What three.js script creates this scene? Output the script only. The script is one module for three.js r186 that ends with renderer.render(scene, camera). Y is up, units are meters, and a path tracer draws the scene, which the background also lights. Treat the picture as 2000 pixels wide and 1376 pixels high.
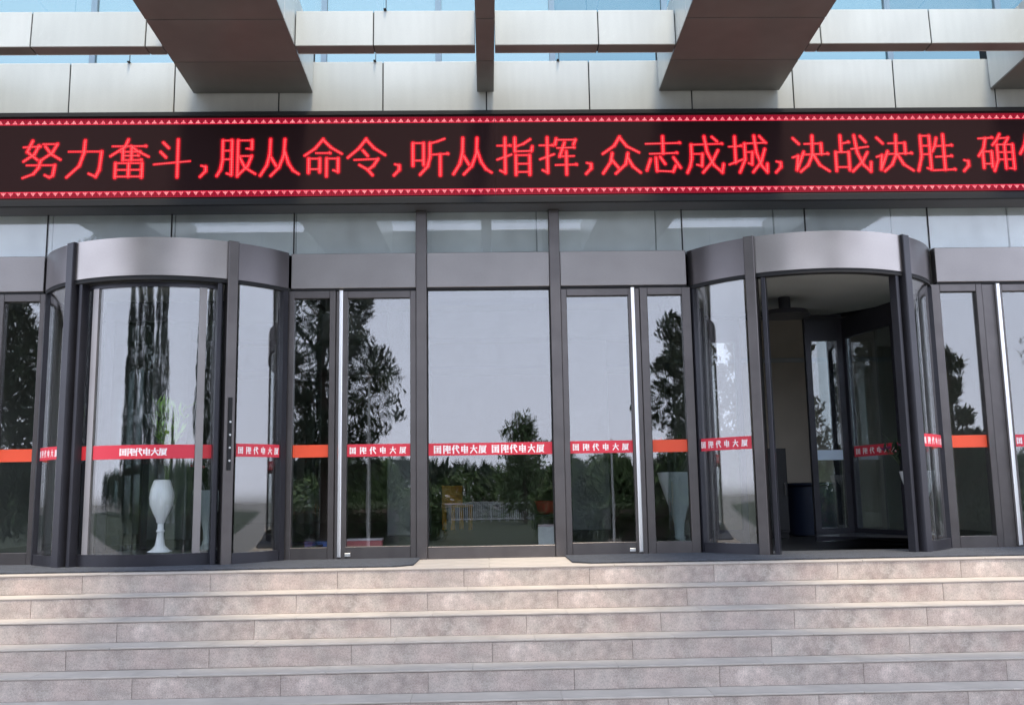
import * as THREE from 'three';
import { mergeGeometries } from 'three/addons/utils/BufferGeometryUtils.js';
import { ImprovedNoise } from 'three/addons/math/ImprovedNoise.js';

// ---------------------------------------------------------------- camera, sky, sun, exposure
const scene = new THREE.Scene();
const camera = new THREE.PerspectiveCamera(40.05, 1024 / 704, 0.05, 1200);
camera.rotation.order = 'YXZ';
camera.position.set(0, 0.557, 8.8);
camera.rotation.set(0.1458, -0.0265, -0.0164);
scene.add(camera);

const renderer = new THREE.WebGLRenderer({ antialias: true });
renderer.toneMapping = THREE.LinearToneMapping;
renderer.toneMappingExposure = 1.12;
renderer.shadowMap.enabled = true;
{
  // hazy, nearly overcast daylight: pale lavender grey low down, bluer overhead
  const W = 512, H = 256, d = new Float32Array(W * H * 4);
  const noise = new ImprovedNoise();
  for (let y = 0; y < H; y++) for (let x = 0; x < W; x++) {
    const el = (y + 0.5) / H * Math.PI - Math.PI / 2, az = (x + 0.5) / W * Math.PI * 2;
    const u = Math.max(0, Math.sin(el)), cx = Math.cos(az) * Math.cos(el), cz = Math.sin(az) * Math.cos(el);
    const t = Math.pow(u, 0.55);
    let c = [2.22 - 0.58 * t, 2.29 - 0.34 * t, 2.66 - 0.06 * t];
    const n = noise.noise(cx * 2.1, Math.sin(el) * 5.0, cz * 2.1) * 0.6 + noise.noise(cx * 5, Math.sin(el) * 11, cz * 5) * 0.3;
    const k = 1 + 0.10 * n;
    c = c.map((v) => v * k);
    if (el < 0) { const g = Math.min(1, -el * 12); c = c.map((v, i) => v * (1 - g) + [0.5, 0.5, 0.48][i] * g); }
    d.set([...c, 1], (y * W + x) * 4);
  }
  const t = new THREE.DataTexture(d, W, H, THREE.RGBAFormat, THREE.FloatType);
  t.mapping = THREE.EquirectangularReflectionMapping; t.magFilter = THREE.LinearFilter; t.needsUpdate = true;
  scene.background = t; scene.environment = t;
}
const sun = new THREE.DirectionalLight(0xffead2, 4.5);
sun.position.set(1.6, 21, 5.8); sun.target.position.set(0, 1, 0);
sun.castShadow = true; sun.shadow.radius = 18;
Object.assign(sun.shadow.camera, { left: -16, right: 16, top: 16, bottom: -16, near: 0.5, far: 80 });
sun.shadow.mapSize.set(2048, 2048);
scene.add(sun, sun.target);

// ---------------------------------------------------------------- helpers
let seed = 7;
const rnd = () => { seed = (seed + 0x6d2b79f5) | 0; let t = Math.imul(seed ^ (seed >>> 15), 1 | seed); t = (t + Math.imul(t ^ (t >>> 7), 61 | t)) ^ t; return ((t ^ (t >>> 14)) >>> 0) / 4294967296; };
const rr = (a, b) => a + (b - a) * rnd();
const names = new Map();
function numbered(n) { const k = names.get(n) ?? 0; names.set(n, k + 1); return k ? `${n}_${String(k).padStart(3, '0')}` : n; }
function tag(o, label, category, group) { o.userData = { label, category }; if (group) o.userData.group = group; return o; }
function thing(name, label, category, [x, y, z] = [0, 0, 0], turn = 0, group) {
  const o = new THREE.Group(); o.name = numbered(name); o.position.set(x, y, z); o.rotation.y = turn; scene.add(o);
  return tag(o, label, category, group);
}
function mesh(name, g, m, parent, label) {
  const o = new THREE.Mesh(g, m); o.name = name; o.castShadow = o.receiveShadow = true; parent.add(o);
  if (label) o.userData.label = label;
  return o;
}
function struct(name, g, m) { const o = mesh(name, g, m, scene); o.userData.kind = 'structure'; return o; }
function structGroup(name) { const o = new THREE.Group(); o.name = name; o.userData.kind = 'structure'; scene.add(o); return o; }
function uvMetres(g, ox = 0, oy = 0) {             // box mapping in metres
  const ng = g.index ? g.toNonIndexed() : g; ng.computeVertexNormals();
  const p = ng.attributes.position, n = ng.attributes.normal, uv = new Float32Array(p.count * 2);
  for (let i = 0; i < p.count; i++) {
    const ax = Math.abs(n.getX(i)), ay = Math.abs(n.getY(i)), az = Math.abs(n.getZ(i));
    let u, v;
    if (az >= ax && az >= ay) { u = p.getX(i); v = p.getY(i); } else if (ax >= ay) { u = p.getZ(i); v = p.getY(i); } else { u = p.getX(i); v = p.getZ(i); }
    uv[i * 2] = u + ox; uv[i * 2 + 1] = v + oy;
  }
  ng.setAttribute('uv', new THREE.BufferAttribute(uv, 2));
  return ng;
}
// box from min to max corner, chamfered by c
function box(x0, x1, y0, y1, z0, z1, c = 0) {
  const w = x1 - x0, h = y1 - y0, d = z1 - z0;
  let g;
  if (c > 0) {
    c = Math.min(c, w / 3, h / 3, d / 3);
    const s = new THREE.Shape(); s.moveTo(-w / 2 + c, -h / 2 + c); s.lineTo(w / 2 - c, -h / 2 + c); s.lineTo(w / 2 - c, h / 2 - c); s.lineTo(-w / 2 + c, h / 2 - c); s.closePath();
    g = new THREE.ExtrudeGeometry(s, { depth: d - 2 * c, bevelEnabled: true, bevelThickness: c, bevelSize: c, bevelSegments: 1 });
    g.translate(0, 0, -d / 2 + c);
  } else g = new THREE.BoxGeometry(w, h, d);
  g.translate((x0 + x1) / 2, (y0 + y1) / 2, (z0 + z1) / 2);
  return uvMetres(g);
}
const merge = (...gs) => mergeGeometries(gs.flat().map((g) => (g.index ? g.toNonIndexed() : g)));
// ring segment: angle 0 looks to +z, positive towards +x
function arc(r0, r1, y0, y1, a0, a1, n = 14) {
  const P = (r, a, y) => [Math.sin(a) * r, y, Math.cos(a) * r], pos = [], nor = [], uv = [];
  const quad = (A, B, C, D, na, nb, nc, nd, ua) => {
    for (const [p, q, u] of [[A, na, ua[0]], [B, nb, ua[1]], [C, nc, ua[2]], [A, na, ua[0]], [C, nc, ua[2]], [D, nd, ua[3]]]) { pos.push(...p); nor.push(...q); uv.push(...u); }
  };
  for (let i = 0; i < n; i++) {
    const a = a0 + (a1 - a0) * i / n, b = a0 + (a1 - a0) * (i + 1) / n;
    const na = [Math.sin(a), 0, Math.cos(a)], nb = [Math.sin(b), 0, Math.cos(b)], ia = na.map((v) => -v), ib = nb.map((v) => -v);
    const U = (t) => t * r1, w = [[U(a), y0], [U(b), y0], [U(b), y1], [U(a), y1]];
    quad(P(r1, a, y0), P(r1, b, y0), P(r1, b, y1), P(r1, a, y1), na, nb, nb, na, w);
    if (r1 - r0 > 1e-6) {
      quad(P(r0, b, y0), P(r0, a, y0), P(r0, a, y1), P(r0, b, y1), ib, ia, ia, ib, [w[1], w[0], w[3], w[2]]);
      const up = [0, 1, 0], dn = [0, -1, 0];
      quad(P(r1, a, y1), P(r1, b, y1), P(r0, b, y1), P(r0, a, y1), up, up, up, up, w);
      quad(P(r0, a, y0), P(r0, b, y0), P(r1, b, y0), P(r1, a, y0), dn, dn, dn, dn, w);
    }
  }
  if (r1 - r0 > 1e-6) for (const [a, s] of [[a0, -1], [a1, 1]]) {
    const nn = [Math.cos(a) * s, 0, -Math.sin(a) * s], A = P(r0, a, y0), B = P(r1, a, y0), C = P(r1, a, y1), D = P(r0, a, y1), w = [[0, y0], [r1 - r0, y0], [r1 - r0, y1], [0, y1]];
    if (s < 0) quad(A, B, C, D, nn, nn, nn, nn, w); else quad(B, A, D, C, nn, nn, nn, nn, w);
  }
  const g = new THREE.BufferGeometry();
  g.setAttribute('position', new THREE.Float32BufferAttribute(pos, 3)); g.setAttribute('normal', new THREE.Float32BufferAttribute(nor, 3)); g.setAttribute('uv', new THREE.Float32BufferAttribute(uv, 2));
  return g;
}
// a pane never sits perfectly true in its frame
function untrue(g, x) { const a = rr(-0.003, 0.003), b = rr(-0.0022, 0.0022); return g.translate(-x, -1.25, 0.033).rotateY(a).rotateX(b).translate(x, 1.25, -0.033); }
// upright panel between two plan points, thickness t
function panel([xa, za], [xb, zb], y0, y1, t) {
  const L = Math.hypot(xb - xa, zb - za), g = box(0, L, y0, y1, -t / 2, t / 2);
  return g.rotateY(-Math.atan2(zb - za, xb - xa)).translate(xa, 0, za);
}
function tube(pts, r, n = 8, seg = 12) { return new THREE.TubeGeometry(new THREE.CatmullRomCurve3(pts.map((p) => new THREE.Vector3(...p))), seg, r, n).toNonIndexed(); }
const lathe = (pts, n = 40) => new THREE.LatheGeometry(pts.map(([r, y]) => new THREE.Vector2(r, y)), n);

// ---------------------------------------------------------------- textures
function tex(w, h, fn, srgb = false) {
  const d = new Uint8Array(w * h * 4);
  for (let y = 0; y < h; y++) for (let x = 0; x < w; x++) { const c = fn(x / w, y / h, x, y); d.set([c[0], c[1], c[2], 255].map((v) => Math.max(0, Math.min(255, Math.round(v)))), (y * w + x) * 4); }
  const t = new THREE.DataTexture(d, w, h); t.wrapS = t.wrapT = THREE.RepeatWrapping; t.magFilter = THREE.LinearFilter; t.minFilter = THREE.LinearMipmapLinearFilter;
  if (srgb) t.colorSpace = THREE.SRGBColorSpace;
  t.needsUpdate = true; return t;
}
const imp = new ImprovedNoise();
// noise that repeats after p cells
function tnoise(u, v, p, z) {
  const a = u * p, b = v * p, s = (x, y) => imp.noise(x, y, z);
  const fu = u, fv = v;
  return (s(a, b) * (1 - fu) * (1 - fv) + s(a - p, b) * fu * (1 - fv) + s(a, b - p) * (1 - fu) * fv + s(a - p, b - p) * fu * fv) * 1.3;
}
function rep(t, s) { const c = t.clone(); c.repeat.set(1 / s, 1 / s); c.needsUpdate = true; return c; }
const hash = (x, y) => { let h = Math.imul(x, 374761393) + Math.imul(y, 668265263); h = Math.imul(h ^ (h >>> 13), 1274126177); return ((h ^ (h >>> 16)) >>> 0) / 4294967296; };

const graniteT = tex(1024, 1024, (u, v, x, y) => {
  const big = tnoise(u, v, 5, 1.3), mid = tnoise(u, v, 17, 4.1), fine = tnoise(u, v, 90, 7.7), sp = hash(x >> 1, y >> 1), sp2 = hash(x + 911, y + 77);
  let k = 1 + 0.13 * big + 0.11 * mid + 0.08 * fine + (sp2 - 0.5) * 0.14;
  if (sp > 0.93) k *= 0.72; else if (sp < 0.06) k *= 1.16;
  const pink = 0.5 + 0.9 * tnoise(u, v, 8, 9.2);
  const worn = Math.max(0, tnoise(u, v, 9, 15.5) + 0.5 * tnoise(u, v, 31, 3.5) - 0.22) * 0.40 - Math.max(0, tnoise(u, v, 7, 21.5) + 0.4 * tnoise(u, v, 26, 2.5) - 0.35) * 0.4;
  return [182 * k + 6 * pink + 60 * worn, 174 * k + 62 * worn, 168 * k + 62 * worn];
}, true);
const mottleT = tex(512, 512, (u, v, x, y) => { const k = 235 + 14 * tnoise(u, v, 3, 2.2) + 10 * tnoise(u, v, 12, 5.5) + (hash(x, y) - 0.5) * 8; return [k, k, k]; }, true);
const roughT = tex(512, 512, (u, v, x, y) => { const k = 150 + 45 * tnoise(u, v, 4, 3.3) + 30 * tnoise(u, v, 20, 6.1) + (hash(x, y) - 0.5) * 30; return [k, k, k]; });
const dustT = tex(512, 512, (u, v, x, y) => { const drip = tnoise(u, v * 0.12, 40, 8.8); const k = 238 + 4 * drip + 12 * tnoise(u, v, 4, 1.8) + (hash(x, y) - 0.5) * 6; return [k, k, k]; }, true);
const matT = tex(256, 256, (u, v, x, y) => { const k = 120 + (hash(x, y) - 0.5) * 90 + 22 * Math.sin(v * Math.PI * 64) + 20 * tnoise(u, v, 6, 2.8); return [k, k, k]; }, true);
const asphaltT = tex(512, 512, (u, v, x, y) => { const k = 120 + 18 * tnoise(u, v, 6, 2.1) + (hash(x, y) - 0.5) * 70; return [k, k * 0.99, k * 0.96]; }, true);
const grassT = tex(512, 512, (u, v, x, y) => { const k = 1 + 0.3 * tnoise(u, v, 9, 3.1) + (hash(x, y) - 0.5) * 0.7; return [60 * k, 82 * k, 42 * k]; }, true);

// ---------------------------------------------------------------- materials
const C = (r, g, b) => new THREE.Color().setRGB(r, g, b);
const std = (color, o = {}) => new THREE.MeshStandardMaterial({ color, roughness: 0.6, ...o });
const waveT = (() => {                               // float ripples for the glass
  const n = 256, d = new Float32Array(n * n * 4);
  for (let y = 0; y < n; y++) for (let x = 0; x < n; x++) { const u = x / n, v = y / n, h = 0.5 + 0.3 * tnoise(u, v, 3, 31.1) + 0.08 * tnoise(u, v, 9, 7.3); d.set([h, h, h, 1], (y * n + x) * 4); }
  const t = new THREE.DataTexture(d, n, n, THREE.RGBAFormat, THREE.FloatType); t.wrapS = t.wrapT = THREE.RepeatWrapping; t.magFilter = THREE.LinearFilter; t.needsUpdate = true; return t;
})();
const M = {
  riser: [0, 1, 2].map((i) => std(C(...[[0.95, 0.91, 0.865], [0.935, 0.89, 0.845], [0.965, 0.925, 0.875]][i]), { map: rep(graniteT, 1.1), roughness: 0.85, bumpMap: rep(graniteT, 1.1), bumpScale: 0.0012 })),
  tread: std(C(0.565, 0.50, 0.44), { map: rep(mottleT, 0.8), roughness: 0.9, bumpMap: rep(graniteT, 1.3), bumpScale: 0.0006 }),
  mortar: std(C(0.45, 0.42, 0.39), { roughness: 0.95 }),
  asphalt: std(C(0.80, 0.80, 0.78), { map: rep(asphaltT, 1.5), roughness: 0.95 }),
  lawn: std(C(0.30, 0.30, 0.28), { map: rep(grassT, 3), roughness: 1 }),
  cream: [0, 1, 2].map((i) => std(C(...[[0.68, 0.675, 0.625], [0.655, 0.655, 0.605], [0.70, 0.695, 0.64]][i]), { map: rep(dustT, 1.7 + i * 0.3), roughness: 0.38, roughnessMap: rep(roughT, 1.2) })),
  soffit: [0, 1].map((i) => std(C(...[[0.188, 0.169, 0.156], [0.165, 0.157, 0.140]][i]), { map: rep(mottleT, 1.4), roughness: 0.42 })),
  dark: std(C(0.012, 0.012, 0.013), { roughness: 0.7 }),
  frame: std(C(0.165, 0.150, 0.146), { metalness: 0.85, roughness: 0.36, map: rep(mottleT, 0.9) }),
  header: std(C(0.39, 0.362, 0.35), { metalness: 0.8, roughness: 0.42, map: rep(mottleT, 1.9) }),
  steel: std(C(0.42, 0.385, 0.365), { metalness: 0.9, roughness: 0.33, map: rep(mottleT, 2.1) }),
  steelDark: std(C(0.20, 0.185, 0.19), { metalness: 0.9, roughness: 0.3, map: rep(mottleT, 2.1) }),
  drumDark: std(C(0.045, 0.044, 0.054), { metalness: 0.4, roughness: 0.34, map: rep(mottleT, 0.8) }),
  bright: std(C(0.93, 0.93, 0.92), { metalness: 1, roughness: 0.3 }),
  rubber: std(C(0.02, 0.02, 0.022), { roughness: 0.8 }),
  glass: new THREE.MeshPhysicalMaterial({ color: C(0.95, 0.965, 0.965), transmission: 1, thickness: 0, roughness: 0, ior: 1.96, bumpMap: rep(waveT, 1.9), bumpScale: 0.0010 }),
  transomGlass: new THREE.MeshPhysicalMaterial({ color: C(0.96, 0.985, 0.99), transmission: 1, thickness: 0, roughness: 0, ior: 1.66, bumpMap: rep(waveT, 1.9), bumpScale: 0.0012 }),
  leafGlass: new THREE.MeshPhysicalMaterial({ color: C(0.9, 0.93, 0.93), transmission: 1, thickness: 0, roughness: 0, ior: 2.1 }),
  glassIn: new THREE.MeshPhysicalMaterial({ color: C(0.86, 0.90, 0.90), transmission: 1, thickness: 0, roughness: 0, ior: 1.5 }),
  roofGlass: new THREE.MeshPhysicalMaterial({ color: C(0.95, 0.985, 0.99), transmission: 1, thickness: 0, roughness: 0, ior: 1.25 }),
  curtain: [0, 1, 2].map((i) => std(C(...[[0.17, 0.275, 0.30], [0.13, 0.22, 0.25], [0.22, 0.32, 0.335]][i]), { metalness: 0.75, roughness: 0.08 })),
  curtainFrame: std(C(0.16, 0.22, 0.26), { metalness: 0.5, roughness: 0.4 }),
  orange: std(C(0.95, 0.10, 0.035), { roughness: 0.5 }),
  red: std(C(0.80, 0.04, 0.055), { roughness: 0.5 }),
  paleStrip: std(C(0.52, 0.63, 0.74), { roughness: 0.6 }),
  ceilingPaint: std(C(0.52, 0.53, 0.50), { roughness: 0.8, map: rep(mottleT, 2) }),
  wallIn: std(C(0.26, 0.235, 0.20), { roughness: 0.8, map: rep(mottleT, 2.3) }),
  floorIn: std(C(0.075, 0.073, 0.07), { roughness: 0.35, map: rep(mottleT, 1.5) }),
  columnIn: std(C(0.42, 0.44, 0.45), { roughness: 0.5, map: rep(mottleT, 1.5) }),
  mat: std(C(0.30, 0.325, 0.39), { map: rep(matT, 0.35), roughness: 1, bumpMap: rep(matT, 0.35), bumpScale: 0.004 }),
  ceramic: new THREE.MeshPhysicalMaterial({ color: C(0.92, 0.93, 0.93), roughness: 0.3, clearcoat: 0.6, clearcoatRoughness: 0.1 }),
  leafDark: std(C(0.030, 0.050, 0.024), { roughness: 0.75, side: THREE.DoubleSide }),
  leafMid: std(C(0.075, 0.115, 0.045), { roughness: 0.75, side: THREE.DoubleSide }),
  leafFresh: std(C(0.22, 0.42, 0.07), { roughness: 0.6, side: THREE.DoubleSide }),
  leafGarden: std(C(0.10, 0.16, 0.055), { roughness: 0.75, side: THREE.DoubleSide }),
  bark: std(C(0.09, 0.07, 0.055), { roughness: 0.95 }),
  white: std(C(0.78, 0.78, 0.76), { roughness: 0.5 }),
};

// ---------------------------------------------------------------- lettering (stroke paths on a 100 x 100 field)
const GLYPH = {
  nu: '26 4,14 32,40 52|42 16,32 38,6 56|4 20,46 18|52 12,88 12,76 34,48 54|58 18,74 38,97 52|14 66,84 66,80 92,72 97,60 91|48 54,44 72,32 88,6 98',
  li: '8 32,90 32,86 78,78 96,60 88|48 4,46 36,36 68,6 97',
  fen: '8 19,92 19|47 2,40 20,4 44|54 18,70 31,99 46|35 26,35 54|56 23,56 54|28 33,78 33|35 43,74 43|33 54,82 54|17 62,83 62,83 98|17 62,17 98|17 96,83 96|50 62,50 96|17 79,83 79',
  dou: '26 10,40 24|20 34,34 48|4 66,94 58|63 3,63 98',
  fu: '15 6,15 58,11 80,2 96|15 6,38 6|38 6,38 94,26 90|15 32,38 32|15 54,38 54|53 6,53 97|53 6,88 6,88 28,74 27|55 46,88 46,78 72,52 97|58 50,72 76,98 92',
  cong: '26 4,25 40,18 70,2 96|28 50,41 72|62 4,60 44,48 76,28 97|62 36,72 66,84 84,98 93',
  ming: '50 4,30 28,4 46|50 6,70 26,97 42|32 40,68 40|14 54,14 90|14 54,42 54,42 88|14 81,42 81|59 54,88 54,88 88,76 84|59 54,59 99',
  ling: '50 4,32 28,4 52|50 6,70 28,98 46|42 34,54 48|20 58,80 56,68 74,54 84|33 71,54 83,66 97',
  ting: '8 16,8 74|8 16,35 16,35 72|8 61,35 61|88 5,70 12,51 17|51 16,51 52,45 76,26 97|51 46,97 44|77 46,77 99',
  zhi: '4 24,38 24|24 4,24 94,11 88|4 60,40 47|88 8,70 20,52 26|49 4,49 39,91 38,93 27|51 49,51 99|51 49,86 49,86 99|51 71,86 71|51 92,86 92',
  hui: '3 24,38 24|23 4,23 94,10 88|4 60,40 47|46 7,43 22|46 10,95 10,90 22|48 31,92 30|67 17,54 53,91 52|43 75,97 74|71 40,71 99',
  zhong: '48 3,34 26,4 47|48 5,66 28,97 44|28 46,24 68,4 97|28 64,44 84|68 46,62 74,36 98|68 58,80 80,99 96',
  zhi2: '6 22,94 20|50 3,50 47|16 48,86 46|17 62,7 90|31 58,33 92,74 94,81 79|42 56,54 74|76 58,93 84',
  cheng: '12 25,94 23|14 25,14 60,10 80,2 97|14 49,42 49,40 80,27 77|48 4,54 44,70 78,91 97,95 76|82 40,66 70,42 97|68 5,81 17',
  cheng2: '2 31,35 29|18 5,18 72|2 77,37 64|40 23,98 21|43 23,43 64,28 97|45 45,62 45,60 77,51 74|68 3,72 46,84 80,98 97,99 76|94 38,84 70,62 97|82 4,93 17',
  jue: '8 10,23 25|5 60,19 56,15 92,34 46|37 25,80 24,80 51|30 53,97 51|58 4,56 54,44 80,24 97|59 53,74 80,98 96',
  zhan: '22 4,22 45|22 25,44 21|8 47,8 95|8 47,42 47,42 93|8 86,42 86|49 39,93 33|58 4,64 48,78 80,96 97,98 74|90 48,76 72,50 97|74 6,87 21',
  sheng: '13 6,13 60,3 96|13 6,36 6,36 93,26 90|13 32,36 32|13 54,36 54|54 12,50 30,42 46|50 33,94 31|72 3,72 94|50 61,92 59|41 96,98 94',
  que: '4 14,41 12|22 14,16 40,2 59|13 48,13 90|13 48,36 48,36 88|13 80,36 80|60 3,50 20,40 31|54 14,82 12,72 28|51 30,51 70,40 98|51 30,92 30,92 93,80 92|51 50,92 50|51 69,92 69|71 30,71 92',
  bao: '22 4,16 30,2 54|18 34,18 98|40 10,40 44|40 10,88 10,88 44|40 38,88 38|30 58,98 56|64 42,64 98|60 60,28 92|68 60,98 88',
  comma: '14 70,25 73,25 84,12 98',
  // the small print on the safety strips
  guo: '10 10,10 94|10 10,90 10,90 94|10 92,90 92|26 30,74 30|50 30,50 74|30 50,70 50|24 74,78 74',
  wang: '14 8,14 96|14 8,60 8,40 44,60 66,16 66|66 14,96 14,96 60,66 60|66 14,66 94|70 38,94 38|60 92,98 92',
  dai: '30 6,8 50|22 34,22 98|40 40,96 30|60 6,66 56,94 96|78 8,88 20',
  dian: '14 24,14 72|14 24,86 24,86 72|14 48,86 48|14 70,86 70|50 6,50 94,92 94',
  da: '8 36,92 36|50 6,48 46,10 96|52 42,92 96',
  sha: '10 12,94 12|14 12,12 60,4 96|30 28,90 28|38 40,38 68|38 40,82 40,82 68|38 54,82 54|38 68,82 68|58 70,28 96|40 78,80 78,40 98|54 84,92 98',
};
function drawGlyph(g, key, x, y, w, h, scale = 1) {
  for (const s of GLYPH[key].split('|')) {
    const pts = s.split(',').map((p) => p.split(' ').map(Number));
    for (let i = 1; i < pts.length; i++) {
      const [a, b] = [pts[i - 1], pts[i]], ang = Math.atan2(Math.abs(b[1] - a[1]), Math.abs(b[0] - a[0]));
      g.lineWidth = (5.8 + 5.2 * Math.pow(Math.sin(ang), 1.2)) * scale * w / 100;
      g.beginPath(); g.moveTo(x + a[0] * w / 100, y + a[1] * h / 100); g.lineTo(x + b[0] * w / 100, y + b[1] * h / 100); g.stroke();
    }
    if (pts.length === 2 && Math.abs(pts[0][1] - pts[1][1]) < 6) {      // the little end knob of a horizontal stroke
      g.lineWidth = 9 * scale * w / 100; const p = pts[1];
      g.beginPath(); g.moveTo(x + (p[0] - 2) * w / 100, y + (p[1] - 1) * h / 100); g.lineTo(x + p[0] * w / 100, y + p[1] * h / 100); g.stroke();
    }
  }
}

// LED screen: two cabinets of 5.4 m
const LED = { x0: -5.3, x1: 5.5, y0: 3.262, y1: 4.042 };
const TEXT = [['nu', 'li', 'fen', 'dou'], ['fu', 'cong', 'ming', 'ling'], ['ting', 'cong', 'zhi', 'hui'], ['zhong', 'zhi2', 'cheng', 'cheng2'], ['jue', 'zhan', 'jue', 'sheng'], ['que', 'bao', 'fu', 'cong']];
function ledCanvas(xa, xb) {
  const W = 2048, H = 296, c = document.createElement('canvas'); c.width = W; c.height = H;
  const g = c.getContext('2d'), k = W / (xb - xa), kv = H / (LED.y1 - LED.y0), X = (x) => (x - xa) * k, Y = (y) => (LED.y1 - y) * kv;
  g.fillStyle = '#000'; g.fillRect(0, 0, W, H);
  g.lineCap = 'round'; g.lineJoin = 'round';
  const cw = 0.364, pitch = 0.3945, period = 1.7655, start = -4.215;
  for (const pass of [0, 1, 2]) {
    g.strokeStyle = ['rgba(140,0,10,0.5)', '#f2162a', '#ff5a5e'][pass];
    TEXT.forEach((grp, i) => {
      const bx = start + i * period;
      [...grp, 'comma'].forEach((key, j) => drawGlyph(g, key, X(bx + j * pitch - (key === 'comma' ? 0.0 : 0)), Y(3.832), cw * k, 0.372 * kv, [1.7, 1.0, 0.36][pass]));
    });
  }
  // patterned border, top and bottom
  for (const [yt, dir] of [[LED.y1 - 0.014, 1], [LED.y0 + 0.074, -1]]) {
    g.fillStyle = '#8e0622'; g.fillRect(0, Y(yt), W, 0.06 * kv);
    const base = dir > 0 ? yt - 0.052 : yt - 0.008;
    g.fillStyle = '#d81c3c'; g.fillRect(0, Y(yt - (dir > 0 ? 0.05 : 0.0)), W, 0.010 * kv);
    const p = 0.0665, first = Math.floor(xa / p);
    for (let n = first; n * p < xb; n++) {
      const x = n * p, v = 0.5 + 0.5 * hash(n + 500, 3);
      g.fillStyle = `rgb(${Math.round(215 + 40 * v)},${Math.round(70 + 75 * v)},${Math.round(90 + 60 * v)})`;
      g.beginPath(); g.moveTo(X(x + 0.006), Y(base)); g.lineTo(X(x + p - 0.01), Y(base)); g.lineTo(X(x + p / 2), Y(base + dir * 0.036)); g.closePath(); g.fill();
    }
  }
  // the dot grid of the diodes (16 mm pitch)
  g.fillStyle = 'rgba(0,0,0,0.34)';
  const px = 0.0156 * k, py = 0.0156 * kv;
  for (let x = 0; x < W; x += px) g.fillRect(x, 0, px * 0.28, H);
  for (let y = 0; y < H; y += py) g.fillRect(0, y, W, py * 0.28);
  const t = new THREE.CanvasTexture(c); t.colorSpace = THREE.SRGBColorSpace; return t;
}
function stripCanvas(words, W, H, cw, x0, gap) {
  const c = document.createElement('canvas'); c.width = W; c.height = H; const g = c.getContext('2d');
  g.fillStyle = '#e2384a'; g.fillRect(0, 0, W, H);
  g.strokeStyle = '#fff4f2'; g.lineCap = 'square'; g.lineJoin = 'miter';
  let x = x0;
  for (const k of words) { if (k) drawGlyph(g, k, x, (H - cw) / 2, cw, cw, 1.75); x += k ? gap : gap * 0.42; }
  const t = new THREE.CanvasTexture(c); t.colorSpace = THREE.SRGBColorSpace; return t;
}
const WORDS = ['guo', 'wang', 'dai', 'dian', 'da', 'sha'];
const stripShort = std(0xffffff, { map: stripCanvas(WORDS, 768, 144, 76, 30, 122), roughness: 0.5 });
const stripLong = std(0xffffff, { map: stripCanvas([...WORDS, 0, ...WORDS], 1536, 144, 92, 64, 112), roughness: 0.5 });
const stripCurve = std(0xffffff, { map: stripCanvas(['guo', 'wang', 'dai', 'dian', 'da', 'sha'], 1024, 144, 74, 300, 78), roughness: 0.5 });
function unitUV(g, axisLen, flip) {                 // stretch a strip's own length over 0..1
  const uv = g.attributes.uv; let a = Infinity, b = -Infinity, c = Infinity, d = -Infinity;
  for (let i = 0; i < uv.count; i++) { a = Math.min(a, uv.getX(i)); b = Math.max(b, uv.getX(i)); c = Math.min(c, uv.getY(i)); d = Math.max(d, uv.getY(i)); }
  for (let i = 0; i < uv.count; i++) uv.setXY(i, (uv.getX(i) - a) / (b - a), (uv.getY(i) - c) / (d - c));
  return g;
}
function sheet(x0, x1, y0, y1, z) {                  // upright sheet facing +z
  const g = new THREE.PlaneGeometry(x1 - x0, y1 - y0); g.translate((x0 + x1) / 2, (y0 + y1) / 2, z); return g;
}

// ================================================================ THE SETTING
// ground, lawn
struct('ground', new THREE.PlaneGeometry(700, 700).rotateX(-Math.PI / 2).translate(0, -1.05, 0), M.asphalt).geometry.attributes.uv.array.forEach((v, i, a) => { a[i] = v * 700; });
{
  const g = new THREE.PlaneGeometry(240, 90).rotateX(-Math.PI / 2).translate(0, -1.046, 66); const a = g.attributes.uv.array;
  for (let i = 0; i < a.length; i += 2) { a[i] *= 240; a[i + 1] *= 90; }
  struct('lawn', g, M.lawn);
}
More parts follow.
